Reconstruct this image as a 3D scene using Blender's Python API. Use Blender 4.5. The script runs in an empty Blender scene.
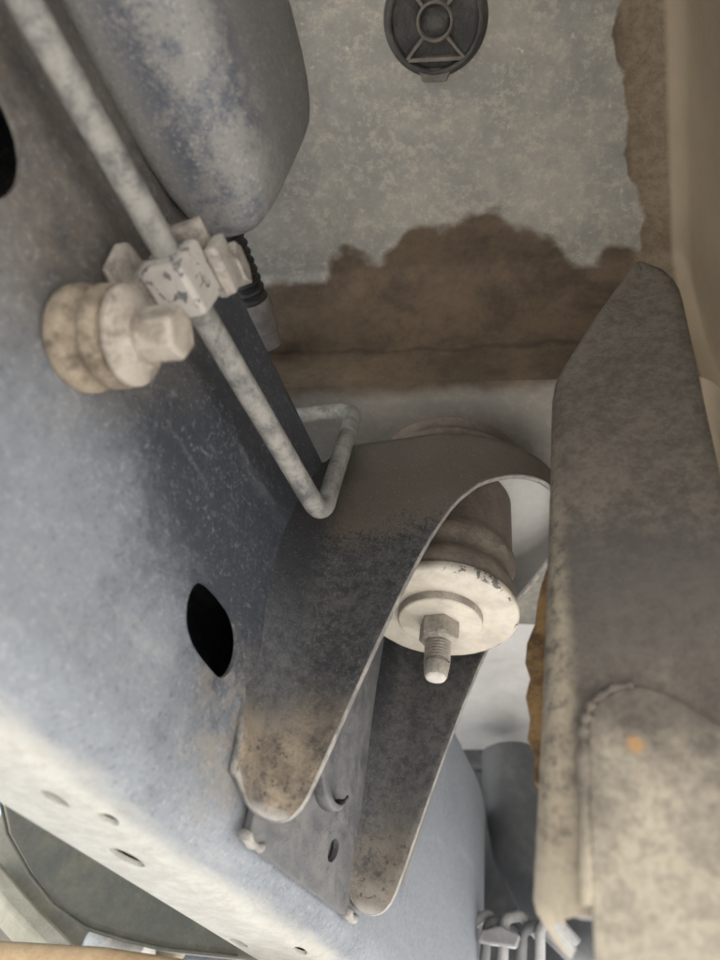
import bpy, bmesh, math, random
from mathutils import Vector, Matrix, noise
random.seed(7)
R = math.radians
sc = bpy.context.scene
col = sc.collection
# world axes: X = outboard from the frame rail, Y = along the rail, Z = up; metres.

# ---------------------------------------------------------------- camera
cam = bpy.data.objects.new('camera', bpy.data.cameras.new('camera')); col.objects.link(cam)
cr = Vector((0.9391411, 0.3116865, 0.1444493)); cu = Vector((0.1189800, -0.6895719, 0.7143769)); cf = Vector((-0.3222698, 0.6537141, 0.6846897))
m = Matrix((cr, cu, -cf)).transposed().to_4x4()
cam.matrix_world = m
cam.data.sensor_fit = 'VERTICAL'; cam.data.sensor_height = 36.0; cam.data.lens = 711 / 960 * 36.0
cam.data.clip_start = 0.01; cam.data.clip_end = 500
cam.data.dof.use_dof = True; cam.data.dof.focus_distance = 0.35; cam.data.dof.aperture_fstop = 9.0
sc.camera = cam

# ---------------------------------------------------------------- sky, sun, exposure
SUN_EL, SUN_AZ = 46.0, 62.0          # azimuth in degrees clockwise from +Y, seen from above
w = bpy.data.worlds.new('World'); sc.world = w; w.use_nodes = True
nt = w.node_tree; bg = nt.nodes['Background']
sky = nt.nodes.new('ShaderNodeTexSky'); sky.sky_type = 'NISHITA'; sky.sun_disc = False
sky.sun_elevation = R(SUN_EL); sky.sun_rotation = R(SUN_AZ)
nt.links.new(sky.outputs[0], bg.inputs[0]); bg.inputs[1].default_value = 0.12
sl = bpy.data.lights.new('sun', 'SUN'); sl.energy = 4.5; sl.angle = R(0.5); sl.color = (1, 0.95, 0.88)
sun = bpy.data.objects.new('sun', sl); col.objects.link(sun)
sd = Vector((math.sin(R(SUN_AZ)) * math.cos(R(SUN_EL)), math.cos(R(SUN_AZ)) * math.cos(R(SUN_EL)), math.sin(R(SUN_EL))))
sun.rotation_euler = sd.to_track_quat('Z', 'Y').to_euler(); sun.location = sd * 3
vs = sc.view_settings
vs.view_transform = 'Standard'; vs.look = 'None'; vs.exposure = 2.3; vs.gamma = 1; vs.use_curve_mapping = False
sc.render.engine = 'CYCLES'
sc.cycles.use_denoising = True; sc.cycles.max_bounces = 6; sc.cycles.diffuse_bounces = 4; sc.cycles.use_adaptive_sampling = True; sc.cycles.adaptive_threshold = 0.015; sc.cycles.caustics_reflective = False

# ---------------------------------------------------------------- node helper
class NT:
    def __init__(s, name):
        s.m = bpy.data.materials.new(name); s.m.use_nodes = True
        s.t = s.m.node_tree; s.b = s.t.nodes['Principled BSDF']
        g = s.n('ShaderNodeNewGeometry'); s.pos = g.outputs['Position']; s.nrm = g.outputs['Normal']
        x = s.n('ShaderNodeSeparateXYZ'); s.l(s.pos, x.inputs[0]); s.x, s.y, s.z = x.outputs
    def n(s, k): return s.t.nodes.new(k)
    def l(s, a, b): s.t.links.new(a, b)
    def put(s, v, sock):
        if isinstance(v, bpy.types.NodeSocket): s.l(v, sock)
        elif isinstance(v, tuple): sock.default_value = (*v, 1) if len(v) == 3 and len(sock.default_value) == 4 else v
        else: sock.default_value = v
    def op(s, o, a, b=0.0, c=0.0, clamp=False):
        k = s.n('ShaderNodeMath'); k.operation = o; k.use_clamp = clamp
        s.put(a, k.inputs[0]); s.put(b, k.inputs[1]); s.put(c, k.inputs[2]); return k.outputs[0]
    def vec(s, scale=(1, 1, 1), loc=(0, 0, 0), rot=(0, 0, 0)):
        k = s.n('ShaderNodeMapping'); s.l(s.pos, k.inputs[0])
        k.inputs['Scale'].default_value = scale; k.inputs['Location'].default_value = loc; k.inputs['Rotation'].default_value = rot
        return k.outputs[0]
    def noise(s, scale, detail=5, rough=0.6, dist=0.0, vec=None, seed=0.0):
        k = s.n('ShaderNodeTexNoise')
        a = s.n('ShaderNodeVectorMath'); a.operation = 'ADD'; s.l(vec if vec is not None else s.pos, a.inputs[0])
        a.inputs[1].default_value = (seed * .731 % 3.1, seed * 1.37 % 2.7, seed * .417 % 1.9); s.l(a.outputs[0], k.inputs['Vector'])
        k.inputs['Scale'].default_value = scale; k.inputs['Detail'].default_value = detail
        k.inputs['Roughness'].default_value = rough; k.inputs['Distortion'].default_value = dist
        return k.outputs[0]
    def vor(s, scale, vec=None, out='Distance', rnd=1.0):
        k = s.n('ShaderNodeTexVoronoi'); s.l(vec if vec is not None else s.pos, k.inputs['Vector'])
        k.inputs['Scale'].default_value = scale; k.inputs['Randomness'].default_value = rnd
        return k.outputs[out]
    def ss(s, v, lo, hi, a=0.0, b=1.0):            # smooth step from lo to hi
        k = s.n('ShaderNodeMapRange'); k.interpolation_type = 'SMOOTHSTEP'
        s.put(v, k.inputs[0]); k.inputs[1].default_value = lo; k.inputs[2].default_value = hi
        k.inputs[3].default_value = a; k.inputs[4].default_value = b; return k.outputs[0]
    def near(s, c, r0, r1, wob=0.0, wscale=60):    # 1 near a point, 0 away, wobbly edge
        k = s.n('ShaderNodeVectorMath'); k.operation = 'DISTANCE'; s.l(s.pos, k.inputs[0]); k.inputs[1].default_value = c
        d = k.outputs['Value']
        if wob: d = s.op('ADD', d, s.op('MULTIPLY', s.op('SUBTRACT', s.noise(wscale), 0.5), wob))
        return s.ss(d, r0, r1, 1, 0)
    def mul(s, a, b): return s.op('MULTIPLY', a, b)
    def add(s, a, b): return s.op('ADD', a, b)
    def inv(s, a): return s.op('SUBTRACT', 1.0, a)
    def mix(s, f, a, b):
        k = s.n('ShaderNodeMix'); k.data_type = 'RGBA'
        s.put(f, k.inputs[0]); s.put(a, k.inputs[6]); s.put(b, k.inputs[7]); return k.outputs[2]
    def out(s, c, rough=0.7, metal=0.0, spec=0.4, bumps=()):
        s.put(c, s.b.inputs['Base Color']); s.put(rough, s.b.inputs['Roughness']); s.put(metal, s.b.inputs['Metallic'])
        s.b.inputs['Specular IOR Level'].default_value = spec
        last = None
        for h, d in bumps:
            k = s.n('ShaderNodeBump'); k.inputs['Distance'].default_value = d; k.inputs['Strength'].default_value = 1.0
            s.l(h, k.inputs['Height'])
            if last is not None: s.l(last, k.inputs['Normal'])
            last = k.outputs[0]
        if last is not None: s.l(last, s.b.inputs['Normal'])
        return s.m

def dusty(name, base, dust, lo=0.42, hi=0.68, scale=45, seed=0.0, rough=0.72, speck=0.35, metal=0.0, spec=0.4, bump=0.0006):
    t = NT(name)
    big = t.noise(scale, 8, 0.72, 0.3, seed=seed); fine = t.noise(scale * 9, 5, 0.8, seed=seed + 3)
    f = t.ss(t.add(t.mul(big, 0.72), t.mul(fine, 0.28)), lo, hi)
    c = t.mix(f, base, dust)
    sp = t.ss(t.noise(1500, 2, 0.5, seed=seed + 5), 0.60, 0.72)
    c = t.mix(t.mul(sp, speck), c, tuple(min(1, v * 1.5) for v in dust))
    return t.out(c, t.ss(f, 0, 1, rough - 0.2, rough + 0.15), metal, spec, [(big, bump * 2), (fine, bump)])

# ---------------------------------------------------------------- mesh helpers
def tag(o, label=None, cat=None, group=None, kind=None):
    if label: o['label'] = label
    if cat: o['category'] = cat
    if group: o['group'] = group
    if kind: o['kind'] = kind
    return o
def empty(name, loc, label, cat, group=None):
    o = bpy.data.objects.new(name, None); col.objects.link(o); o.location = loc; o.empty_display_size = 0.02
    return tag(o, label, cat, group)
def mesh(name, V, F, mat, parent=None, smooth=35, bevel=0.0, solid=0.0, rim=None, off=1.0, seg=2):
    """V in world metres; the parent's location is taken off so parts sit under their thing's base."""
    base = parent
    o0 = Vector((0, 0, 0))
    while base is not None: o0 += base.location; base = base.parent
    if parent is None:
        xs = [v[0] for v in V]; ys = [v[1] for v in V]; zs = [v[2] for v in V]
        o0 = Vector(((min(xs) + max(xs)) / 2, (min(ys) + max(ys)) / 2, min(zs)))
    me = bpy.data.meshes.new(name)
    me.from_pydata([tuple(Vector(v) - o0) for v in V], [], F); me.validate(); me.update()
    bm = bmesh.new(); bm.from_mesh(me); bmesh.ops.remove_doubles(bm, verts=bm.verts, dist=1e-6)
    bmesh.ops.recalc_face_normals(bm, faces=bm.faces)
    bm.to_mesh(me); bm.free()
    o = bpy.data.objects.new(name, me); col.objects.link(o)
    if parent is None: o.location = o0
    else: o.parent = parent
    me.materials.append(mat)
    if rim is not None: me.materials.append(rim)
    if solid:
        k = o.modifiers.new('thickness', 'SOLIDIFY'); k.thickness = solid; k.offset = off
        if rim is not None: k.material_offset_rim = 1
    if bevel:
        k = o.modifiers.new('bevel', 'BEVEL'); k.width = bevel; k.segments = seg; k.limit_method = 'ANGLE'; k.angle_limit = R(30)
    me.polygons.foreach_set('use_smooth', [True] * len(me.polygons))
    if smooth < 180: me.set_sharp_from_angle(angle=R(smooth))
    if bevel: o.modifiers.new('wn', 'WEIGHTED_NORMAL').keep_sharp = True
    return o
def grid(rows, close=False):
    V = [p for r in rows for p in r]; n = len(rows[0]); F = []
    for i in range(len(rows) - 1):
        for j in range(n if close else n - 1):
            k = (j + 1) % n
            F.append((i * n + j, i * n + k, (i + 1) * n + k, (i + 1) * n + j))
    return V, F
def lathe(c, axis, prof, n=48, sides_phase=0.0):
    """prof: (radius, distance along axis) pairs."""
    axis = Vector(axis).normalized(); a = axis.orthogonal().normalized(); b = axis.cross(a); c = Vector(c)
    rows = []
    for r, h in prof:
        rows.append([c + axis * h + (a * math.cos(2 * math.pi * k / n + sides_phase) + b * math.sin(2 * math.pi * k / n + sides_phase)) * max(r, 1e-5) for k in range(n)])
    return grid(rows, True)
def fillet(pts, rad, seg=8):
    out = [Vector(pts[0])]
    for i in range(1, len(pts) - 1):
        p0, p1, p2 = Vector(pts[i - 1]), Vector(pts[i]), Vector(pts[i + 1])
        d0 = (p0 - p1).normalized(); d1 = (p2 - p1).normalized()
        ang = d0.angle(d1); t = rad / math.tan(ang / 2)
        bis = (d0 + d1).normalized(); ctr = p1 + bis * (rad / math.sin(ang / 2))
        a = p1 + d0 * t - ctr; b = p1 + d1 * t - ctr
        for k in range(seg + 1):
            f = k / seg; tot = a.angle(b)
            v = (a * math.sin((1 - f) * tot) + b * math.sin(f * tot)) / math.sin(tot)
            out.append(ctr + v)
    out.append(Vector(pts[-1])); return out
def sweep(path, rad, n=20):
    path = [Vector(p) for p in path]; rows = []; ref = None
    for i, p in enumerate(path):
        t = (path[min(i + 1, len(path) - 1)] - path[max(i - 1, 0)]).normalized()
        if ref is None: ref = t.orthogonal().normalized()
        ref = (ref - t * ref.dot(t)).normalized(); b = t.cross(ref)
        r = rad(i) if callable(rad) else rad
        rows.append([p + (ref * math.cos(2 * math.pi * k / n) + b * math.sin(2 * math.pi * k / n)) * r for k in range(n)])
    V, F = grid(rows, True)
    F.append(tuple(range(n))); F.append(tuple(range(len(V) - n, len(V)))); return V, F
def prism(pts, d):
    """pts: closed outline of 3-D points, extruded by vector d."""
    d = Vector(d); n = len(pts); V = [Vector(p) for p in pts] + [Vector(p) + d for p in pts]
    F = [tuple(range(n)), tuple(range(2 * n - 1, n - 1, -1))] + [(i, (i + 1) % n, n + (i + 1) % n, n + i) for i in range(n)]
    return V, F
def box(x0, x1, y0, y1, z0, z1):
    return prism([(x0, y0, z0), (x1, y0, z0), (x1, y1, z0), (x0, y1, z0)], (0, 0, z1 - z0))
def lerp_tab(tab, x):
    if x <= tab[0][0]: return tab[0][1]
    for (a, fa), (b, fb) in zip(tab, tab[1:]):
        if x <= b: return fa + (fb - fa) * (x - a) / (b - a)
    return tab[-1][1]
def smooth_closed(pts, sub=6):
    n = len(pts); out = []
    for i in range(n):
        p0, p1, p2, p3 = [Vector(pts[(i + k - 1) % n]) for k in range(4)]
        for j in range(sub):
            t = j / sub
            out.append(0.5 * ((2 * p1) + (-p0 + p2) * t + (2 * p0 - 5 * p1 + 4 * p2 - p3) * t * t + (-p0 + 3 * p1 - 3 * p2 + p3) * t ** 3))
    return out
def cut(o, cutters):
    for V, F in cutters:
        c = mesh('cutter', V, F, o.data.materials[0])
        k = o.modifiers.new('cut', 'BOOLEAN'); k.operation = 'DIFFERENCE'; k.solver = 'EXACT'; k.object = c
        dg = bpy.context.evaluated_depsgraph_get(); dg.update()
        me = bpy.data.meshes.new_from_object(o.evaluated_get(dg))
        o.modifiers.clear(); old = o.data; o.data = me; nm = old.name; bpy.data.meshes.remove(old); me.name = nm
        cm = c.data; bpy.data.objects.remove(c); bpy.data.meshes.remove(cm)
    o.data.polygons.foreach_set('use_smooth', [True] * len(o.data.polygons))
    o.data.set_sharp_from_angle(angle=R(35))

# ---------------------------------------------------------------- materials
def mat_rail():
    t = NT('rail_paint')
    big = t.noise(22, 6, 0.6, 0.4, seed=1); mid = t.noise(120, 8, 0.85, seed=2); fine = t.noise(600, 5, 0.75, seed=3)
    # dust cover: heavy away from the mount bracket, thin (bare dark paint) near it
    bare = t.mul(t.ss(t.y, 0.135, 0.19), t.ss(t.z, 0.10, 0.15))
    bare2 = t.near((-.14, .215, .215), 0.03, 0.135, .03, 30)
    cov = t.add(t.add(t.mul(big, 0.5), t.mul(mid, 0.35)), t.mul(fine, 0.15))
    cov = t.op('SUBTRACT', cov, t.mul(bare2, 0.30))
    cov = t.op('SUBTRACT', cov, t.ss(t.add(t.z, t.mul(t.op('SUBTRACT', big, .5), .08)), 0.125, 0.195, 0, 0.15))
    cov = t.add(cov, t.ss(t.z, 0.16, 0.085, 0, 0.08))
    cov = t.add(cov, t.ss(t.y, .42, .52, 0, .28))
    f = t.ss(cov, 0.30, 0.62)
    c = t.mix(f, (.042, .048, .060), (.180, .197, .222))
    # brown grime round the grommet bolt and above
    br = t.mul(t.near((-.14, .052, .205), 0.035, 0.095, 0.05, 40), t.ss(mid, 0.30, 0.52))
    c = t.mix(t.mul(br, 0.85), c, t.mix(big, (.085, .074, .062), (.185, .163, .137)))
    # grey mud drag streaks along the rail
    st = t.noise(60, 5, 0.6, vec=t.vec((1, .25, 1), rot=(R(35), 0, 0)), seed=6)
    c = t.mix(t.mul(t.ss(st, 0.58, 0.74), 0.22), c, (.34, .34, .33))
    # cream dust caked on the lower corner and the underside
    lowx = t.add(t.x, t.add(t.mul(t.op('SUBTRACT', mid, 0.5), 0.010), t.mul(t.op('SUBTRACT', st, 0.5), 0.016)))
    cr_ = t.mul(t.ss(lowx, -0.145, -0.156), t.ss(t.z, 0.095, 0.085))
    c = t.mix(cr_, c, t.mix(t.ss(mid, .35, .65), (.34, .33, .295), (.45, .445, .41)))
    fs = t.mul(t.near((-.14, .222, .108), 0.012, 0.045, 0.03, 60), t.ss(mid, .42, .60))
    c = t.mix(t.mul(fs, .7), c, (.22, .185, .145))
    # stone specks
    sp = t.mul(t.ss(t.noise(900, 2, 0.5, seed=8), 0.64, 0.70), t.ss(big, .4, .6))
    c = t.mix(t.mul(sp, 0.42), c, (.38, .385, .39))
    sc_ = t.noise(420, 3, .6, vec=t.vec((1, .35, 1), rot=(R(-40), 0, 0)), seed=9)
    c = t.mix(t.mul(t.mul(t.ss(sc_, .60, .68), t.ss(mid, .42, .6)), .28), c, (.34, .345, .35))
    gr = t.noise(420, 7, .85, seed=17)
    c = t.mix(t.mul(t.mul(t.ss(gr, .55, .63), t.inv(cr_)), .5), c, (.33, .335, .345))
    c = t.mix(t.mul(t.mul(t.ss(gr, .44, .37), t.inv(cr_)), .5), c, (.040, .043, .050))
    dk = t.mul(t.ss(t.noise(520, 4, .7, seed=10), .58, .66), t.ss(big, .62, .40))
    c = t.mix(t.mul(t.mul(dk, t.inv(cr_)), .6), c, (.045, .049, .058))
    return t.out(c, t.ss(f, 0, 1, .45, .85), 0.0, 0.4, [(big, .0012), (mid, .0005), (fine, .00015)])
def mat_floor():
    t = NT('floor_pan_paint')
    wob = t.add(t.mul(t.op('SUBTRACT', t.noise(34, 2, 0.45, seed=11), 0.5), 0.050), t.mul(t.op('SUBTRACT', t.noise(150, 2, 0.5, seed=12), 0.5), 0.006))
    # tide line of the dried mud wash: runs along the cross member and up along the sill
    lim = t.ss(t.x, -0.17, -0.09, 0.196, 0.188)
    lim = t.add(lim, t.ss(t.x, -0.03, 0.012, 0.0, 0.038))
    a = t.ss(t.op('SUBTRACT', t.add(t.y, wob), lim), -0.0030, 0.0060)
    b = t.ss(t.add(t.x, t.mul(wob, 0.5)), 0.0335, 0.0355)
    st = t.op('MAXIMUM', t.op('MAXIMUM', a, b), t.ss(t.z, .3985, .394))
    big = t.noise(26, 6, 0.62, 0.4, seed=13); mid = t.noise(150, 8, 0.85, seed=14); fine = t.noise(800, 3, 0.6, seed=15)
    clean = t.mix(t.ss(big, .35, .68), (.205, .200, .182), (.275, .260, .226))
    clean = t.mix(t.mul(t.ss(mid, .49, .60), .55), clean, (.40, .36, .29))
    clean = t.mix(t.mul(t.ss(mid, .45, .36), .3), clean, (.165, .160, .142))
    clean = t.mix(t.mul(t.ss(t.noise(170, 5, .75, seed=18), .60, .74), .7), clean, (.52, .47, .385))
    mud = t.mix(t.ss(t.add(t.mul(big, .6), t.mul(mid, .4)), .38, .64), (.056, .041, .028), (.115, .084, .055))
    line = t.ss(t.op('ABSOLUTE', t.op('SUBTRACT', t.add(t.z, t.mul(wob, .35)), .343)), .0, .0035, 1, 0)
    mud = t.mix(t.mul(line, .45), mud, (.028, .020, .014))
    sill = t.mul(t.ss(t.x, .050, .0535), 1.0)
    low = t.ss(t.add(t.op('SUBTRACT', t.y, t.mul(t.add(t.x, .06), .17)), t.mul(wob, .25)), .2365, .250)                      # flat underside of the cross member, only dusty
    clean = t.mix(t.mul(t.ss(t.z, .32, .315), .7), clean, t.mix(mid, (.135, .125, .108), (.215, .20, .175)))
    mud = t.mix(t.mul(t.ss(t.x, .028, .036), t.ss(t.z, .30, .36)), mud, t.mix(t.ss(mid, .35, .65), (.125, .096, .064), (.20, .155, .105)))
    mud = t.mix(sill, mud, t.mix(big, (.24, .19, .13), (.36, .29, .205)))
    c = t.mix(t.mul(st, t.inv(t.mul(low, t.ss(t.x, .045, .035)))), clean, mud)
    return t.out(c, .82, 0, .3, [(big, .0010), (mid, .0004), (fine, .00012), (st, .0004)])
def mat_bracket():
    t = NT('mount_bracket_paint')
    big = t.noise(40, 6, .6, .3, seed=21); mid = t.noise(200, 8, .85, seed=22); fine = t.noise(620, 5, .75, seed=23)
    dz = t.add(t.z, t.add(t.mul(t.op('SUBTRACT', mid, .5), .030), t.mul(t.op('SUBTRACT', big, .5), .03)))
    c = t.mix(t.ss(t.add(t.mul(mid, .75), t.mul(fine, .25)), .40, .62), (.022, .023, .026), (.080, .078, .078))
    c = t.mix(t.mul(t.ss(fine, .58, .62), t.ss(t.z, .15, .22, .25, .8)), c, (.135, .125, .11))
    top = t.mul(t.ss(t.add(t.add(dz, t.mul(t.add(t.x, .12), -.25)), t.mul(t.op('SUBTRACT', fine, .5), .085)), .211, .2145), t.inv(t.ss(t.y, .30, .34)))
    c = t.mix(top, c, t.mix(big, (.062, .052, .043), (.118, .100, .082)))
    lowb = t.ss(dz, .142, .100)
    c = t.mix(t.mul(lowb, t.ss(t.add(t.mul(mid, .55), t.mul(big, .45)), .33, .50)), c, t.mix(t.ss(t.add(t.mul(big, .8), t.mul(fine, .2)), .36, .58), (.14, .112, .082), (.32, .26, .19)))
    far = t.ss(t.y, .335, .352)
    c = t.mix(t.mul(far, .6), c, t.mix(t.ss(mid, .38, .6), (.058, .060, .064), (.125, .122, .118)))
    pit = t.ss(t.noise(300, 4, .6, seed=27), .60, .645)
    c = t.mix(t.mul(t.mul(pit, lowb), .8), c, (.045, .038, .032))
    edge = t.ss(t.add(t.x, t.mul(t.op('SUBTRACT', mid, .5), .012)), -.122, -.134)
    c = t.mix(t.mul(edge, t.ss(t.z, .10, .135, .0, .9)), c, t.mix(t.ss(t.z, .20, .13), (.020, .022, .027), t.mix(t.ss(mid, .35, .65), (.034, .037, .043), (.105, .106, .110))))
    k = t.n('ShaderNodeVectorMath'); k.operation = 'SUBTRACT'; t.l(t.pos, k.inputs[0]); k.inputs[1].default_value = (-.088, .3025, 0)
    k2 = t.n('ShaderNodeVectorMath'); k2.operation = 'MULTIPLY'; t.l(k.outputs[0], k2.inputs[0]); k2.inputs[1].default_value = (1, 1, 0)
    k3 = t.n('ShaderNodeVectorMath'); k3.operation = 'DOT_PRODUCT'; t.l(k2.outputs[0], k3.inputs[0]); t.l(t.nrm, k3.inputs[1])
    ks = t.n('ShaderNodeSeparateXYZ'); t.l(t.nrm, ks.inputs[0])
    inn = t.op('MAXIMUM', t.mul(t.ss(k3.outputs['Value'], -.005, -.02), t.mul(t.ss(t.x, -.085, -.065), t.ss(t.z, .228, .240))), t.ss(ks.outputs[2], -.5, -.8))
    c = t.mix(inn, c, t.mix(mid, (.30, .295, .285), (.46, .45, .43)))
    sp = t.ss(t.noise(1300, 2, .5, seed=25), .62, .70)
    c = t.mix(t.mul(sp, .32), c, (.28, .26, .235))
    return t.out(c, .62, 0, .4, [(big, .0006), (mid, .0005), (fine, .00015)])
def mat_housing():
    t = NT('housing_paint')
    big = t.noise(28, 6, .62, .5, seed=31); mid = t.noise(170, 8, .88, seed=32); fine = t.noise(600, 5, .8, seed=33)
    f = t.ss(t.add(t.mul(big, .5), t.mul(mid, .5)), .44, .55)
    f = t.op('MAXIMUM', f, t.ss(t.x, -.118, -.136)); 
    f = t.op('MAXIMUM', f, t.ss(t.z, .246, .262, 0, .75))
    c = t.mix(f, (.072, .080, .102), (.200, .196, .188))
    c = t.mix(t.mul(t.ss(fine, .57, .62), .5), c, (.36, .355, .35))
    c = t.mix(t.mul(t.ss(fine, .43, .38), .5), c, (.06, .064, .075))
    return t.out(c, t.ss(f, 0, 1, .42, .8), 0, .45, [(big, .0008), (mid, .0004), (fine, .00015)])
def mat_step():
    t = NT('step_bracket_paint')
    big = t.noise(24, 6, .6, .4, seed=41); mid = t.noise(230, 8, .80, seed=42); fine = t.noise(700, 5, .75, seed=43)
    dz = t.add(t.z, t.mul(t.op('SUBTRACT', mid, .5), .10))
    c = t.mix(t.ss(t.add(t.mul(big, .3), t.mul(mid, .7)), .38, .62), (.092, .078, .066), (.165, .142, .116))
    c = t.mix(t.mul(t.ss(fine, .58, .66), .35), c, (.24, .21, .17))
    dk = t.mul(t.ss(dz, .182, .160), t.ss(dz, .095, .150))
    c = t.mix(t.mul(dk, .55), c, (.080, .074, .069))
    tan = t.ss(t.add(t.mul(t.op('SUBTRACT', .108, t.z), 7.0), t.mul(t.op('SUBTRACT', big, .5), 1.3)), .0, .45)
    c = t.mix(tan, c, t.mix(t.ss(mid, .35, .65), (.30, .262, .205), (.50, .435, .335)))
    lef = t.mul(t.ss(t.x, -.013, -.0185), t.ss(mid, .3, .6))
    c = t.mix(t.mul(lef, t.ss(t.z, .25, .10, .25, .75)), c, (.42, .35, .25))
    c = t.mix(t.mul(t.near((-.0005, .193, .089), .0005, .0035, .004, 500), .7), c, (.50, .27, .10))
    return t.out(c, .85, 0, .3, [(big, .0012), (mid, .0006), (fine, .0002)])
def mat_flaky(name, paint, under, seed, thr=.60):
    t = NT(name)
    mid = t.noise(230, 5, .6, .6, seed=seed); fine = t.noise(900, 3, .6, seed=seed + 1); big = t.noise(60, 4, .6, seed=seed + 2)
    fl = t.ss(mid, thr, thr + .035)
    c = t.mix(t.ss(big, .35, .65), paint, tuple(v * .82 for v in paint))
    c = t.mix(t.mul(t.ss(fine, .55, .7), .35), c, tuple(v * .7 for v in paint))
    c = t.mix(fl, c, under)
    return t.out(c, .7, 0, .35, [(t.inv(fl), .0005), (fine, .0002)])
def mat_washer():
    t = NT('chalky_zinc')
    mid = t.noise(170, 5, .6, .5, seed=51); fine = t.noise(900, 3, .6, seed=52); big = t.noise(55, 4, .6, seed=53)
    k = t.n('ShaderNodeVectorMath'); k.operation = 'DISTANCE'; t.l(t.pos, k.inputs[0]); k.inputs[1].default_value = (-.088, .3025, .208)
    rd = k.outputs['Value']
    c = t.mix(t.ss(big, .35, .65), (.37, .34, .29), (.50, .465, .405))
    c = t.mix(t.mul(t.ss(fine, .52, .7), .35), c, (.36, .32, .26))
    c = t.mix(t.mul(t.ss(mid, .50, .66), .55), c, (.46, .40, .31))
    rim = t.mul(t.ss(rd, .0380, .0386), t.ss(t.noise(130, 4, .7, seed=54), .52, .58))
    c = t.mix(t.mul(rim, .9), c, (.085, .083, .082))
    return t.out(c, .72, 0, .35, [(fine, .0002), (mid, .0004)])

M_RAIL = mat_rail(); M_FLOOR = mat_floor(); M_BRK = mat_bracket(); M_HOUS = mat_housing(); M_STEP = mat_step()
M_WASH = mat_washer()
M_BACK = dusty('back_plate_paint', (.085, .089, .098), (.18, .18, .182), .36, .62, 110, 60, .65, speck=.4)
M_EDGE = dusty('worn_sheet_edge', (.15, .145, .14), (.36, .34, .31), .40, .60, 120, 61, .5)
M_TUBE = dusty('coated_tube', (.10, .10, .10), (.30, .29, .265), .36, .58, 110, 62, .6, speck=.25)
M_CLAMP = mat_flaky('flaking_white_clamp', (.37, .345, .315), (.11, .11, .115), 63, .58)
M_CLIP = dusty('dusty_clip_plastic', (.16, .143, .125), (.35, .318, .28), .38, .56, 90, 64, .75)
M_GROM = dusty('mud_caked_rubber', (.12, .093, .066), (.31, .258, .195), .40, .58, 70, 65, .85, bump=.0008)
M_HEXT = dusty('mud_caked_bolt', (.17, .143, .115), (.37, .33, .28), .38, .56, 80, 66, .75)
M_RUBB = dusty('dusty_rubber', (.085, .070, .058), (.19, .160, .130), .36, .64, 50, 67, .8)
M_NUT = dusty('dull_steel_nut', (.21, .19, .165), (.40, .365, .315), .40, .62, 90, 68, .55)
M_BOLTTIP = dusty('pale_bolt_end', (.36, .335, .30), (.52, .49, .45), .3, .6, 90, 69, .5)  # end face, paler than the shank
M_PLUG = dusty('black_plug_plastic', (.030, .029, .028), (.095, .088, .078), .42, .66, 80, 70, .6)
M_PLUGR = dusty('plug_rib_dust', (.075, .068, .060), (.17, .150, .125), .36, .62, 90, 71, .7)
M_HOSE = dusty('black_hose', (.020, .020, .021), (.060, .058, .055), .45, .7, 60, 72, .5)
M_CONN = dusty('hose_connector', (.16, .145, .14), (.30, .275, .26), .4, .65, 50, 73, .7)
M_RUST = dusty('orange_rust', (.14, .075, .035), (.42, .255, .11), .40, .58, 70, 74, .9, bump=.0012)
M_PALE = dusty('pale_floor_paint', (.56, .555, .54), (.68, .67, .65), .36, .64, 16, 75, .7, speck=.1)
M_DARK = dusty('dark_cross_member', (.075, .079, .084), (.15, .152, .155), .42, .68, 14, 76, .6, speck=.1)
M_SILV = dusty('dull_aluminium', (.20, .20, .205), (.34, .335, .33), .4, .66, 14, 77, .5, speck=.1)
M_GUARD = dusty('olive_guard', (.085, .080, .060), (.20, .178, .125), .40, .68, 14, 78, .75, speck=.15)
M_TANP = dusty('tan_dust_plate', (.24, .215, .165), (.42, .37, .27), .36, .64, 18, 79, .85, speck=.1)
M_CREAM = dusty('cream_dust_bar', (.44, .385, .275), (.62, .56, .43), .36, .62, 22, 80, .85, speck=.1)
M_ORNG = dusty('orange_primer_bar', (.42, .24, .11), (.58, .40, .22), .36, .62, 20, 81, .8, speck=.1)
M_FOIL = dusty('pale_foil', (.50, .50, .49), (.72, .71, .69), .36, .6, 30, 82, .45, speck=.1)
M_SAND = dusty('sandy_ground', (.44, .42, .385), (.56, .54, .50), .36, .62, 3, 83, .9, speck=.1)

# ---------------------------------------------------------------- setting: ground and floor pan
V, F = grid([[(-60, y, -.30) for y in (-60, 60)], [(60, y, -.30) for y in (-60, 60)]])
g = mesh('ground', V, F, M_SAND); tag(g, kind='structure')

xs = [-.75, -.5, -.3, -.2, -.16, -.12, -.08, -.04, 0, .02, .035]
def pan_row(v):
    """v below 0: metres before the step; 0..1: across the step; above 1: metres past it"""
    r = []
    def pt(x):
        y0 = .2370 + .17 * (max(-.25, x) + .06)
        if v <= 0: return (y0 - .026 + v, .40)
        if v <= 1:
            f = 1 - math.sqrt(max(0, 1 - v ** 1.9)) if v < 1 else 1.0; return (y0 - .026 + .026 * v, .40 - .086 * f)
        y = y0 + (v - 1); return (y, .314 if y < .425 else .314 + min(1, (y - .425) / .02) * .040)
    for x in xs:
        y, z = pt(x); r.append((x, y, z))
    y, z = pt(.035)
    for k in range(9):                                           # fillet down into the sill
        a = math.pi / 2 * k / 8; r.append((.038 + .022 * math.sin(a), y, z - .022 * (1 - math.cos(a))))
    zs = z - .022
    r += [(.062, y, zs - .02), (.067, y, .22), (.073, y, .13), (.078, y, .122), (.20, y, .122), (.215, y, .14), (.22, y, .30), (.22, y, .60)]
    return r
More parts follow.
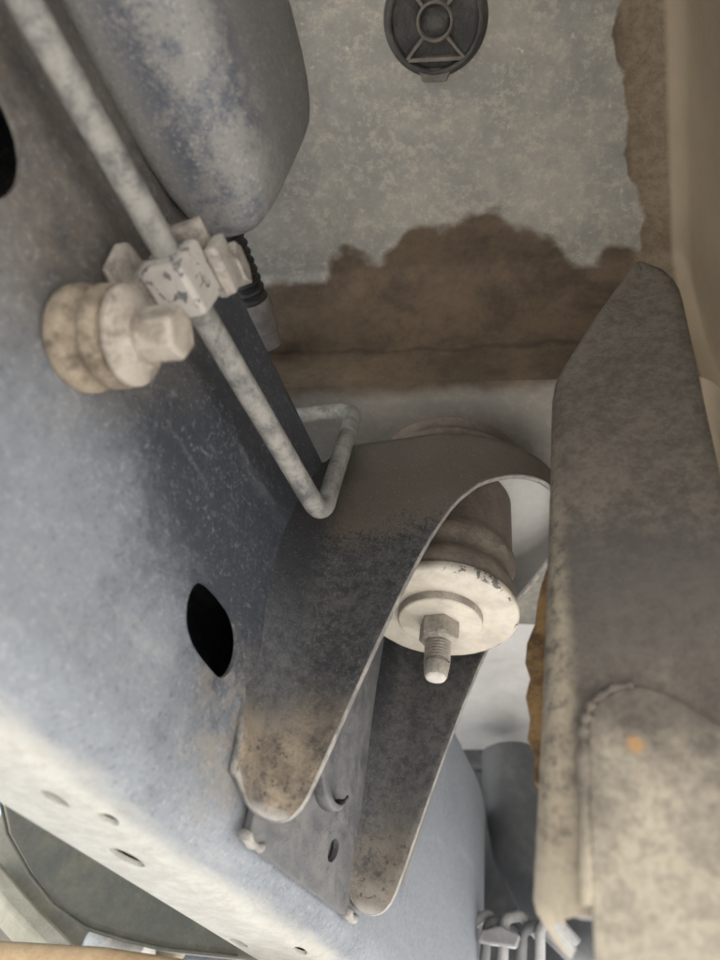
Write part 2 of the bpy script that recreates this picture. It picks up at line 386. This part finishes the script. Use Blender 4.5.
rows = [pan_row(v) for v in [-.85, -.6, -.4, -.3, -.2, -.12, -.08, -.05, -.03, -.015, -.006, -.002] + [0, .1, .2, .3, .4, .5, .6, .7, .78, .85, .9, .94, .97, .99, 1.0] + [1.002, 1.008, 1.03, 1.08, 1.14] + [1.16 + .008 * k for k in range(10)] + [1.26, 1.30]]
V, F = grid(rows); fp = mesh('floor_pan', V, F, M_FLOOR, smooth=60, solid=.0012, off=0)
tag(fp, 'pale grey dusty floor pan with brown mud stain above the bracket', kind='structure')

# pale floor panel further along, behind the bracket
rows = []
for y in (.455, .50, .56, .60, .605, .62, .70, .76, .8015, .83):
    z = .358 + (.006 if y > .604 else 0)
    rows.append([(-.62, y, z), (-.3, y, z), (-.16, y, z), (-.135, y, z), (-.125, y, z + .004), (-.06, y, z + .004), (.05, y, z), (.062, y, z - .01), (.066, y, .13), (.2, y, .12)])
V, F = grid(rows); o = mesh('floor_panel', V, F, M_PALE, smooth=50, solid=.0015, off=0)
tag(o, 'clean pale grey floor panel behind the far bracket wall', 'floor panel')

# ---------------------------------------------------------------- frame rail
def rrect(x0, x1, z0, z1, radii, seg=7):
    """outline in (x, z), corners in the order web-bottom, web-top, inner-top, inner-bottom"""
    cs = [(x1, z0, -1, 1, radii[0], -90, 0), (x1, z1, -1, -1, radii[1], 0, 90), (x0, z1, 1, -1, radii[2], 90, 180), (x0, z0, 1, 1, radii[3], 180, 270)]
    out = []
    for x, z, sx, sz, r, a0, a1 in cs:
        for k in range(seg + 1):
            a = R(a0 + (a1 - a0) * k / seg); out.append((x + sx * r + r * math.cos(a), z + sz * r + r * math.sin(a)))
    return out
outer = rrect(-.1935, -.14, .064, .273, (.022, .013, .013, .005))
inner = rrect(-.1917, -.1418, .0658, .2712, (.0202, .0112, .0112, .0032))
path = []
for y in (-.42, -.2, -.05, 0, .05, .1, .15, .2, .25, .3, .35, .4, .46, .52, .56): path.append((0.0, y, 0.0, 0.0))
RB = .42
for k in range(1, 19):
    a = R(58) * k / 18
    f = k / 18; dz = -.075 * f * f * (3 - 2 * f)
    path.append((-RB * (1 - math.cos(a)), .64 + RB * math.sin(a), dz, a))
path.insert(15, (0, .60, 0, 0)); path.insert(16, (0, .64, 0, 0))
def station(prof):
    rows = []
    for dx, y, dz, a in path:
        rows.append([(dx - .14 + (px + .14) * math.cos(a), y + (px + .14) * math.sin(a), pz + dz) for px, pz in prof])
    return rows
ro, ri = station(outer), station(inner)
V1, F1 = grid(ro, True); V2, F2 = grid(ri, True); n0 = len(V1); k = len(outer)
F = F1 + [tuple(n0 + i for i in reversed(f)) for f in F2]
for base in (0, (len(path) - 1) * k):
    for j in range(k):
        q = (base + j, base + (j + 1) % k, n0 + base + (j + 1) % k, n0 + base + j)
        F.append(q if base else tuple(reversed(q)))
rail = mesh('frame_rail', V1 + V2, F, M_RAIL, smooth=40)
tag(rail, 'big blue-grey dusty steel frame rail crossing the picture with cream dusty underside', 'frame rail')
hole = smooth_closed([(-.12, y, z) for y, z in ((.1722, .1258), (.1704, .1322), (.1720, .1380), (.1776, .1417), (.1885, .1430), (.1992, .1423), (.2066, .1376), (.2094, .1302), (.2074, .1222), (.2022, .1182), (.1941, .1178), (.1839, .1184), (.1768, .1210))], 5)
lh = [(-.12, .022 + .0205 * math.cos(a), .172 + .0190 * math.sin(a)) for a in [2 * math.pi * i / 28 for i in range(28)]]
cs = [prism(hole, (-.04, 0, 0)), prism(lh, (-.04, 0, 0))]
for x, y, rx, ry in ((-.1647, .1755, .0028, .0065), (-.1573, .1929, .0022, .005), (-.172, .228, .0042, .010), (-.1838, .3447, .003, .008), (-.1566, .3528, .0025, .007)):
    cs.append(prism([(x + rx * math.cos(a), y + ry * math.sin(a), .05) for a in [2 * math.pi * i / 16 for i in range(16)]], (0, 0, .03)))
cut(rail, cs)
V, F = prism([(x, -.4205, z) for x, z in outer], (0, -.004, 0)); mesh('light_stop', V, F, M_RAIL, rail)  # added out of view: closes the open rail end against light

# ---------------------------------------------------------------- body mount bracket
CX, CY, RR = -.088, .3025, .0575
brk = empty('mount_bracket', (-.138, CY, .083), 'dark pressed steel mount bracket with brown muddy feet welded to the frame rail', 'bracket')
plan = []                                                      # (x, y, flare) along the wall from near foot to far foot
def half_plan():
    P = []
    for i in range(22):
        th = math.pi / 2 * (1 - i / 21); P.append((-.114 - .0237 * math.sin(th), .245, 1 - math.cos(th)))
    x = -.111
    while x < CX - .003: P.append((x, .245, 0)); x += .003
    for i in range(0, 25): 
        a = -math.pi / 2 + math.pi / 2 * i / 24
        P.append((CX + (RR + .008) * math.cos(a), CY + RR * math.sin(a), 0))
    return P
hp = half_plan()
def low_edge(x, y):
    tab = [(-.1378, .0960), (-.1370, .0905), (-.1350, .0862), (-.132, .0838), (-.126, .0825), (-.121, .0842), (-.1165, .0900), (-.111, .109), (-.104, .134), (-.097, .158), (-.0876, .188), (-.0794, .2115), (-.0694, .234), (-.0586, .249), (-.0455, .2595), (-.037, .2650), (-.0305, .2685), (-.0225, .271)]
    f = 0.0; wd = .0016
    for k in range(-3, 4): f += lerp_tab(tab, x + wd * k / 3)
    return f / 7
full = [(x, y, fl, 1) for x, y, fl in hp] + [(x, 2 * CY - y, fl, -1) for x, y, fl in reversed(hp[:-1])]
TOPZ, FR = .2865, .006
cols_ = []
N = len(full)
hole_r = .030
for i, (x, y, fl, side) in enumerate(full):
    e = low_edge(x, y); c = []
    # inward normal in plan
    if x <= CX: nx, ny = 0.0, side * 1.0
    else: nx, ny = (CX - x) / RR, (CY - y) / RR
    for k in range(15):
        z = e + (TOPZ - FR - e) * k / 14
        flare = fl * lerp_tab([(.08, .0185), (.105, .0215), (.130, .0240), (.148, .026), (.165, .034), (.195, .036), (.235, .027), (.262, .010), (.276, .0)], z)
        c.append((x - .0058 * fl * min(1.0, max(0.0, (z - .105) / .03)) * min(1.0, max(0.0, (.277 - z) / .02)), y - (flare if side > 0 else flare * .6), z))
    for k in range(1, 7):
        a = math.pi / 2 * k / 6; d = FR * (1 - math.cos(a)); z = TOPZ - FR + FR * math.sin(a)
        flare = fl * lerp_tab([(.08, .0185), (.105, .0215), (.130, .0240), (.148, .026), (.165, .034), (.195, .036), (.235, .027), (.262, .010), (.276, .0)], z)
        c.append((x + nx * d, y - (flare if side > 0 else flare * .6) + ny * d, z))
    # top plate runs in to the bushing hole
    ang = math.atan2(y + ny * FR - CY, x + nx * FR - CX)
    hx, hy = CX + hole_r * math.cos(ang), CY + hole_r * math.sin(ang)
    px, py = x + nx * FR, y + ny * FR
    for k in range(1, 5): c.append((px + (hx - px) * k / 4, py + (hy - py) * k / 4, TOPZ))
    cols_.append(c)
V, F = grid(cols_)
sh = mesh('shell', V, F, M_BRK, brk, smooth=50, solid=.0032, rim=M_EDGE, off=0)
# back plate against the rail with its slot and half-round notch
bp = [(-.1385, .244, .079), (-.1385, .252, .0765), (-.1385, .352, .0805), (-.1385, .362, .084), (-.1385, .362, .27), (-.1385, .244, .27)]
V, F = prism(bp, (.0028, 0, 0)); b = mesh('back_plate', V, F, M_BACK, brk)
slot = [(-.15, .3240 + .0058 * math.cos(a) + .0008 * math.sin(a), .0995 + .0019 * math.cos(a) + .0054 * math.sin(a)) for a in [2 * math.pi * i / 20 for i in range(20)]]
cut(b, [prism(slot, (.03, 0, 0))])
arc = [(.302 + .016 * math.cos(a), .124 + .016 * math.sin(a) * .8) for a in [R(190 + 150 * i / 14) for i in range(15)]]
V, F = grid([[(-.1355, y, z) for y, z in arc], [(-.1315, y, z) for y, z in arc], [(-.1305, y, z + .002) for y, z in arc]])
mesh('stiffening_bead', V, F, M_BACK, brk, solid=.0015)
V, F = sweep([(-.1365, .240 + .004 * i, .0775 + .0009 * math.sin(i * 2.1)) for i in range(5)], lambda i: .0019 + .0005 * math.sin(i * 1.7), 10)
mesh('weld_bead', V, F, M_EDGE, brk, smooth=180)
V, F = sweep([(-.1372, .247 + .0078 * i, .0785 + .0003 * i + .0004 * math.sin(i * 2.7)) for i in range(15)], lambda i: .0011 + .0003 * math.sin(i * 2.3), 8)
mesh('weld_bead', V, F, M_EDGE, brk, smooth=180)
V, F = sweep([(-.1365, .352 + .003 * i, .0815 + .0008 * math.sin(i * 2.1)) for i in range(5)], lambda i: .0022 + .0005 * math.sin(i * 1.7), 10)
mesh('weld_bead', V, F, M_EDGE, brk, smooth=180)

# ---------------------------------------------------------------- body mount: bushing, washer, nut, bolt
bm_ = empty('body_mount', (CX, CY, .172), 'rubber body mount with round cream washer, hex nut and hanging threaded bolt inside the bracket', 'body mount')
C0 = (CX, CY, 0); UP = (0, 0, 1)
V, F = lathe(C0, UP, [(.030, .214), (.0365, .2145), (.0380, .217), (.0384, .221), (.0378, .2250), (.0362, .2275), (.0352, .230), (.0354, .2335), (.0372, .2362), (.0382, .2390), (.0382, .2425), (.0370, .2450), (.0366, .249), (.0364, .262), (.0358, .2875), (.02, .288)], 64)
mesh('rubber_bushing', V, F, M_RUBB, bm_, smooth=60)
V, F = lathe(C0, UP, [(.028, .2885), (.034, .2888), (.0395, .290), (.0400, .297), (.03, .298)], 64)
mesh('upper_cushion', V, F, M_RUBB, bm_, smooth=60)
V, F = lathe(C0, UP, [(.02, .2972), (.0425, .2970), (.0462, .2978), (.0480, .3000), (.0476, .3025), (.0455, .3045), (.0440, .308), (.0450, .3135), (.02, .3145)], 64)
mesh('upper_cup', V, F, M_RUBB, bm_, smooth=60)
V, F = lathe(C0, UP, [(.00001, .2085), (.012, .2085), (.0385, .2080), (.0396, .2086), (.0402, .2098), (.0402, .2118), (.0394, .2134), (.02, .2138), (.00001, .2138)], 96)
wsh = mesh('washer', V, F, M_WASH, bm_, smooth=40)
V, F = lathe(C0, UP, [(.006, .2030), (.0205, .2030), (.0213, .2033), (.0216, .2038), (.0216, .2084)], 80)
mesh('flange', V, F, M_WASH, wsh, smooth=40)
V, F = lathe(C0, UP, [(.02155, .2040), (.02175, .2043), (.02175, .2082)], 80); mesh('flange_edge', V, F, M_NUT, wsh, smooth=40)  # darker ring: dusty brown, with the shade on the flange side put into its colour
# hex nut
def hexnut(c, axis, r, h0, h1, ch, name, mat, parent, phase):
    rows_n = 6
    V, F = lathe(c, axis, [(.0001, h0), (r * .88, h0), (r, h0 + ch), (r, h1), (.0001, h1)], rows_n, phase)
    return mesh(name, V, F, mat, parent, smooth=25, bevel=.0006)
nut = hexnut(C0, UP, .0106, .1930, .2030, .0010, 'nut', M_NUT, bm_, R(12))
V, F = lathe(C0, UP, [(.0062, .1918), (.0080, .1920), (.0092, .1931)], 40); mesh('nut_collar', V, F, M_NUT, nut, smooth=60)
# threaded shank: helical thread
prof = []; P_ = .00165; z = .1790
while z < .1918:
    prof += [(.0066, z), (.0066, z + .0003), (.0051, z + .00085), (.0051, z + .0011)]; z += P_
nseg = 40; rows = []
for r, h in prof: rows.append([(CX + r * math.cos(2 * math.pi * k / nseg), CY + r * math.sin(2 * math.pi * k / nseg), h + P_ * k / nseg) for k in range(nseg + 1)])
V, F = grid(rows); bolt = mesh('bolt', V, F, M_NUT, bm_, smooth=30)
V, F = lathe(C0, UP, [(.0054, .195), (.0054, .1805), (.0063, .1798), (.0062, .1775), (.0056, .1735), (.0051, .1728)], 40); mesh('plain_point', V, F, M_NUT, bolt, smooth=30)
V, F = lathe(C0, UP, [(.0051, .1728), (.0048, .1722), (.0036, .1719), (.0001, .1718)], 40); mesh('bolt_end', V, F, M_BOLTTIP, bolt, smooth=60)

# ---------------------------------------------------------------- tube on the rail
tp = fillet([(-.1215, -.20, .193), (-.1215, .0, .194), (-.120, .09, .195), (-.1195, .212, .2015), (-.1235, .2275, .295), (-.20, .2285, .300)], .0135, 12)
pp = []
for a, b in zip(tp, tp[1:]):
    k = max(1, int((b - a).length / .01))
    pp += [a + (b - a) * i / k for i in range(k)]
pp.append(tp[-1])
V, F = sweep(pp, .0045, 24)
tube = mesh('metal_tube', V, F, M_TUBE, smooth=180); tag(tube, 'long grey metal pipe running along the rail and hooking up at its end', 'pipe')

# clamp on the tube
cl = empty('pipe_clamp', (-.14, .088, .19), 'pale flaking clamp block gripping the grey pipe beside the muddy bolt', 'clamp')
V, F = prism([(-.1280, .0775, .1850), (-.1125, .0770, .1842), (-.1115, .0780, .2015), (-.1180, .0775, .2030), (-.1280, .0780, .2020)], (.0006, .0195, .0004)); mesh('block', V, F, M_CLAMP, cl, bevel=.0018, seg=3)
V, F = prism([(-.1225, .0745, .2040), (-.1145, .0745, .2040), (-.1130, .0765, .2120), (-.1130, .0985, .2120), (-.1145, .0995, .2040), (-.1225, .0995, .2040)], (-.002, 0, .004))
mesh('latch', V, F, M_CLIP, cl, bevel=.0008)
V, F = box(-.1110, -.1065, .0815, .0985, .1985, .2095); mesh('latch_cover', V, F, M_CLIP, cl, bevel=.0012)
V, F = box(-.1400, -.1285, .080, .096, .187, .200); mesh('foot', V, F, M_CLIP, cl, bevel=.001)
V, F = prism([(-.1345, .0715, .180), (-.1345, .082, .178), (-.1345, .082, .200), (-.1345, .0725, .198), (-.1345, .0700, .192)], (.0024, 0, 0)); mesh('backing_tab', V, F, M_CLIP, cl, bevel=.001)
hb = hexnut((-.1125, .0955, .2135), (1, 0, .25), .0078, -.003, .0055, .001, 'hex_head', M_CLIP, cl, R(8))
V, F = lathe((-.1125, .0955, .2135), (1, 0, .25), [(.0001, -.006), (.0088, -.006), (.0092, -.0045), (.0088, -.003), (.0001, -.003)], 32); mesh('hex_washer', V, F, M_CLIP, cl)

# muddy bolt with its rubber grommet on the rail
gb = empty('grommet_bolt', (-.14, .082, .145), 'tan mud-caked hex bolt with thick ribbed rubber grommet on the frame rail', 'bolt')
GC = (-.14, .082, .160); AX = (1, .12, -.035)
V, F = lathe(GC, AX, [(.001, -.001), (.0135, -.001), (.0152, .0003), (.0158, .002), (.0158, .0050), (.0150, .0066), (.0132, .0076), (.0126, .0084), (.0128, .0094), (.0142, .0100), (.0151, .0112), (.0151, .0146), (.0142, .0158), (.0122, .0163), (.001, .0165)], 48)
mesh('rubber_grommet', V, F, M_GROM, gb, smooth=50)
V, F = lathe(GC, AX, [(.001, .0172), (.0136, .0172), (.0145, .0178), (.0145, .0192), (.0138, .0200), (.0118, .0206), (.0104, .0218), (.0090, .0232), (.001, .0234)], 48)
fl = mesh('flange_washer', V, F, M_HEXT, gb, smooth=40)
hh = hexnut(Vector(GC) + Vector((.0342, .0041, -.0012)), (-1, -.12, .035), .0080, 0, .0115, .0009, 'hex_head', M_HEXT, gb, R(20))

# ---------------------------------------------------------------- housing above the rail
rows = []
def hsec(y, f):
    cx, hw = -.1205, .0300 * f; zb = .234 + .020 * (1 - f) + (.10 - y) * .06 * (1 if y < .10 else 0); zt = .36; cz = (zb + zt) / 2; hh = (zt - zb) / 2
    out = []
    for k in range(56):
        a = 2 * math.pi * k / 56 - math.pi / 2
        ca, sa = math.cos(a), math.sin(a); e = 2 / 3.6
        out.append((cx + (hw - .004 * (sa + 1)) * math.copysign(abs(ca) ** e, ca), y, cz + hh * math.copysign(abs(sa) ** e, sa)))
    return out
for y, f in ((-.35, 1), (-.2, 1), (-.1, 1), (-.05, 1), (0, 1), (.03, .99), (.05, .96), (.065, .91), (.077, .84), (.086, .75), (.092, .66), (.096, .54), (.0985, .40), (.0995, .2), (.0997, .02)):
    rows.append(hsec(y, f))
V, F = grid(rows, True); F.append(tuple(range(56)))
ho = mesh('metal_housing', V, F, M_HOUS, smooth=60)
tag(ho, 'large rounded blue-grey scuffed housing hanging at the top left above the pipe', 'housing')

# ---------------------------------------------------------------- ribbed hose behind the rail
hz = empty('ribbed_hose', (-.17, .19, .345), 'black ribbed hose end with dusty connector poking out below the housing', 'hose')
HA, HB = Vector((-.172, .108, .343)), Vector((-.177, .176, .343)); d = HB - HA; prof = []; hcount = 13
for i in range(hcount):
    h0 = d.length * i / hcount; p = d.length / hcount
    prof += [(.0078, h0), (.0078, h0 + p * .25), (.0094, h0 + p * .42), (.0098, h0 + p * .6), (.0094, h0 + p * .8)]
prof.append((.0078, d.length))
V, F = lathe(HA, d, prof, 28); mesh('corrugated_sleeve', V, F, M_HOSE, hz, smooth=60)
V, F = lathe(HB, d, [(.0001, -.001), (.0100, -.001), (.0104, .001), (.0104, .008), (.0092, .010), (.0092, .020), (.0080, .022), (.0080, .030), (.0001, .03)], 24)
mesh('connector', V, F, M_CONN, hz, smooth=40)

# ---------------------------------------------------------------- drain plug in the floor pan
dp = empty('drain_plug', (-.050, .083, .40), 'round black plastic spoked plug in the grey floor pan', 'plug')
PC = Vector((-.050, .0825, .3995)); DN = (0, 0, -1)
V, F = lathe(PC, DN, [(.0001, .0006), (.0215, .0006)], 64); mesh('recess', V, F, M_PLUG, dp)
V, F = lathe(PC, DN, [(.0206, .0004), (.0208, .0042), (.0216, .0050), (.0226, .0048), (.0234, .0034), (.0250, .0012), (.0254, -.0005)], 64); mesh('rim', V, F, M_PLUG, dp, smooth=60)
V, F = lathe(PC, DN, [(.0074, .0004), (.0074, .0050), (.0080, .0055), (.0088, .0050), (.0090, .0004)], 40); mesh('hub_ring', V, F, M_PLUGR, dp, smooth=60)
V, F = lathe(PC, DN, [(.0001, .0022), (.0040, .0020), (.0066, .0012), (.0074, .0008)], 32); mesh('hub_dome', V, F, M_PLUG, dp, smooth=60)
for a in (-35, 62, 145, 243):
    u = Vector((math.cos(R(a)), math.sin(R(a)), 0)); v = Vector((-u.y, u.x, 0)) * .0008
    p0, p1 = PC + u * .0085, PC + u * .0212
    V, F = prism([p0 - v, p1 - v, p1 + v, p0 + v], (0, 0, -.0046)); mesh('spoke', V, F, M_PLUGR, dp, bevel=.0003)
p0 = PC + Vector((math.cos(R(143)), math.sin(R(143)), 0)) * .0208; p1 = PC + Vector((math.cos(R(64)), math.sin(R(64)), 0)) * .0208
u = (p1 - p0).normalized(); v = Vector((-u.y, u.x, 0)) * .0009
V, F = prism([p0 - v, p1 - v, p1 + v, p0 + v], (0, 0, -.0050)); mesh('chord_rib', V, F, M_PLUGR, dp, bevel=.0003)
mdir = Vector((math.cos(R(104)), math.sin(R(104)), 0)); t_ = Vector((-mdir.y, mdir.x, 0))
q = PC + mdir * .0225
V, F = prism([q - t_ * .0085 - mdir * .002, q - t_ * .006 + mdir * .004, q + t_ * .006 + mdir * .004, q + t_ * .0085 - mdir * .002], (0, 0, -.0042)); mesh('latch_tab', V, F, M_PLUGR, dp, bevel=.0008)

# ---------------------------------------------------------------- step bracket hanging from the sill, close to the camera
sb = empty('step_bracket', (0, .2, .03), 'tall dusty brown bracket plate hanging close at the right edge', 'bracket')
LEFT = [(.030, -.0285), (.052, -.028), (.106, -.024), (.186, -.019), (.245, -.0158), (.256, -.0140), (.262, -.0115), (.30, .0085), (.335, .027)]
RIGHT = [(.030, .060), (.12, .046), (.1776, .0375), (.2127, .0388), (.2507, .0405), (.300, .0425), (.3088, .0422), (.320, .0400), (.329, .0360), (.335, .0295)]
zz = [.0490, .0494, .0502, .0515, .0535, .057] + [.065 + .0135 * i for i in range(14)] + [.2455, .250, .255, .259, .265, .275, .285, .295, .305, .315, .325, .333, .335]
rows = []
for z in zz:
    nl = lerp_tab(LEFT, z); nr = lerp_tab(RIGHT, z); r = []
    cutb = .0065 * max(0, (.0535 - z) / .0045) ** 2.2                      # rounded lower corner
    nl += cutb * .6
    rad = .0065 if z < .25 else max(.0012, .0065 - (z - .25) * .12)
    dep = .030 if z < .25 else max(.002, .030 - (z - .25) * .5)
    yb = .1985
    r.append((nl + .001, yb + rad + dep, z)); r.append((nl + .0003, yb + rad + dep * .5, z))
    for k in range(7):
        a = math.pi / 2 * k / 6; r.append((nl + rad * (1 - math.cos(a)), yb + rad * (1 - math.sin(a)), z))
    for k in range(1, 9): r.append((nl + rad + (nr - nl - rad) * k / 8, yb + .0004 * math.sin(k * 1.3 + z * 30), z))
    rows.append(r)
V, F = grid(rows); mesh('plate', V, F, M_STEP, sb, smooth=50, solid=.003, rim=M_EDGE, off=0)
arch = [(-.0150, .028), (-.0145, .050), (-.0130, .088), (-.0122, .0955), (-.0095, .1010), (-.0040, .1050), (.003, .1062), (.010, .1030), (.022, .0935), (.040, .076), (.060, .055), (.066, .028)]
V, F = prism([(x, .1955, z) for x, z in arch], (0, -.0024, 0)); ov = mesh('overlay_plate', V, F, M_STEP, sb, bevel=.0010, seg=3)
bead = [Vector((x - .0008, .1945, z + .0006)) for x, z in arch[1:7]]
bs = []
for a, b in zip(bead, bead[1:]): bs += [a + (b - a) * i / 5 for i in range(5)]
V, F = sweep(bs, lambda i: .0017 + .0005 * math.sin(i * 1.9) + .0003 * math.sin(i * 4.1), 10); mesh('weld_bead', V, F, M_STEP, ov, smooth=180)

# rusty strip sticking out behind the plate's edge
pts = [(-.018, .180), (-.0245, .176), (-.0270, .168), (-.0288, .160), (-.0300, .150), (-.0330, .142), (-.0338, .134), (-.0322, .128), (-.0338, .121), (-.0325, .113), (-.0335, .106), (-.0312, .100), (-.0318, .092), (-.022, .085), (-.012, .085), (-.012, .180)]
V, F = prism([(x, .2255, z) for x, z in pts], (0, .0045, 0)); ru = mesh('rusty_strip', V, F, M_RUST, bevel=.0012)
tag(ru, 'ragged orange rusty strip peeking out behind the tall bracket plate', 'metal strip')

# ---------------------------------------------------------------- things beyond, low in the picture
V, F = prism([(-.62, .802, .366), (.06, .802, .366), (.06, .802, .352), (-.118, .802, .352), (-.128, .802, .343), (-.62, .802, .343)], (0, .05, 0))
V2, F2 = prism([(-.62, .812, .345), (.06, .812, .345), (.06, .812, .13), (-.62, .812, .13)], (0, .06, 0))
cm = mesh('cross_member', V + V2, F + [tuple(i + len(V) for i in f) for f in F2], M_DARK, bevel=.004)
tag(cm, 'dark grey cross member behind the end of the frame rail', 'cross member')
V, F = sweep([(-.128, .74, .33), (-.122, .74, .28), (-.110, .735, .235), (-.088, .73, .200), (-.06, .72, .178), (-.02, .71, .165), (.04, .70, .16)], lambda i: .030 + .002 * i, 28)
o = mesh('curved_duct', V, F, M_DARK, smooth=60); tag(o, 'dark curved duct between the rail end and the tall bracket plate', 'duct')
lo = empty('cable_loom', (-.125, .67, .15), 'small cable bundle with a pale clip beyond the rail end at the bottom edge', 'cables')
for i in range(5):
    x0 = -.150 + .014 * i
    V, F = sweep(fillet([(x0, .665 + .004 * i, .128), (x0 + .004, .66, .150 + .004 * (i % 3)), (x0 + .016, .668, .163 - .005 * (i % 2)), (x0 + .030, .68, .150)], .006, 5), .0042, 10)
    mesh('cable', V, F, (M_SILV, M_DARK)[i % 2], lo, smooth=180)
V, F = prism([(-.138, .652, .1385), (-.108, .652, .137), (-.105, .652, .146), (-.120, .652, .151), (-.136, .652, .147)], (0, .008, 0)); mesh('clip', V, F, M_SILV, lo, bevel=.0015)
# left below the rail: gearbox guard, tan plate, bars
outl = [(-.47, .185), (-.4254, .1445), (-.408, .124), (-.3783, .1015), (-.352, .086), (-.326, .0768), (-.300, .0735), (-.2737, .0716), (-.2155, .0729), (-.15, .080), (-.12, .2), (-.2, .26), (-.45, .26)]
rows = []
gd = empty('gearbox_guard', (-.3, .42, .07), 'dark olive guard panel with curved lower seam under the frame rail', 'guard')
V, F = prism([(x, .42 + (x + .3) * .12, z) for x, z in outl], (0, .012, 0)); mesh('panel', V, F, M_GUARD, gd, bevel=.004)
lip = [Vector((x, .4185 + (x + .3) * .12, z)) for x, z in outl[0:9]]; ls = []
for a, b in zip(lip, lip[1:]): ls += [a + (b - a) * i / 5 for i in range(5)]
V, F = sweep(ls, .0012, 10); mesh('hemmed_edge', V, F, M_GUARD, gd, smooth=180)
V, F = prism([(-.50, .47, .20), (-.47, .47, .06), (-.36, .47, .066), (-.30, .47, .062), (-.27, .47, .12), (-.40, .47, .20)], (0, .01, 0)); o = mesh('tan_plate', V, F, M_TANP, bevel=.003)
tag(o, 'dusty tan plate at the far left behind the olive guard', 'plate')
V, F = sweep([(-.47, .445, .118), (-.40, .440, .083), (-.33, .435, .052), (-.28, .43, .030)], .0125, 6); o = mesh('cream_bar', V, F, M_CREAM, smooth=30, bevel=.002)
tag(o, 'slanting cream dusty bar in the bottom left corner', 'bar')
V, F = lathe((-.322, .45, .071), (1, .2, -.15), [(.0001, -.022), (.008, -.022), (.011, -.019), (.0115, -.006), (.009, -.004), (.009, .010), (.0125, .012), (.0125, .019), (.009, .021), (.0001, .021)], 24)
o = mesh('pale_bush', V, F, M_FOIL, smooth=40); tag(o, 'pale round bush beside the slanting cream bar', 'bush')
V, F = sweep([(-.50, .39, .0505), (-.36, .385, .053), (-.28, .38, .055), (-.20, .375, .052), (-.14, .37, .045)], .0075, 12); o = mesh('orange_bar', V, F, M_ORNG, smooth=60)
tag(o, 'orange-brown bar along the bottom left edge', 'bar')
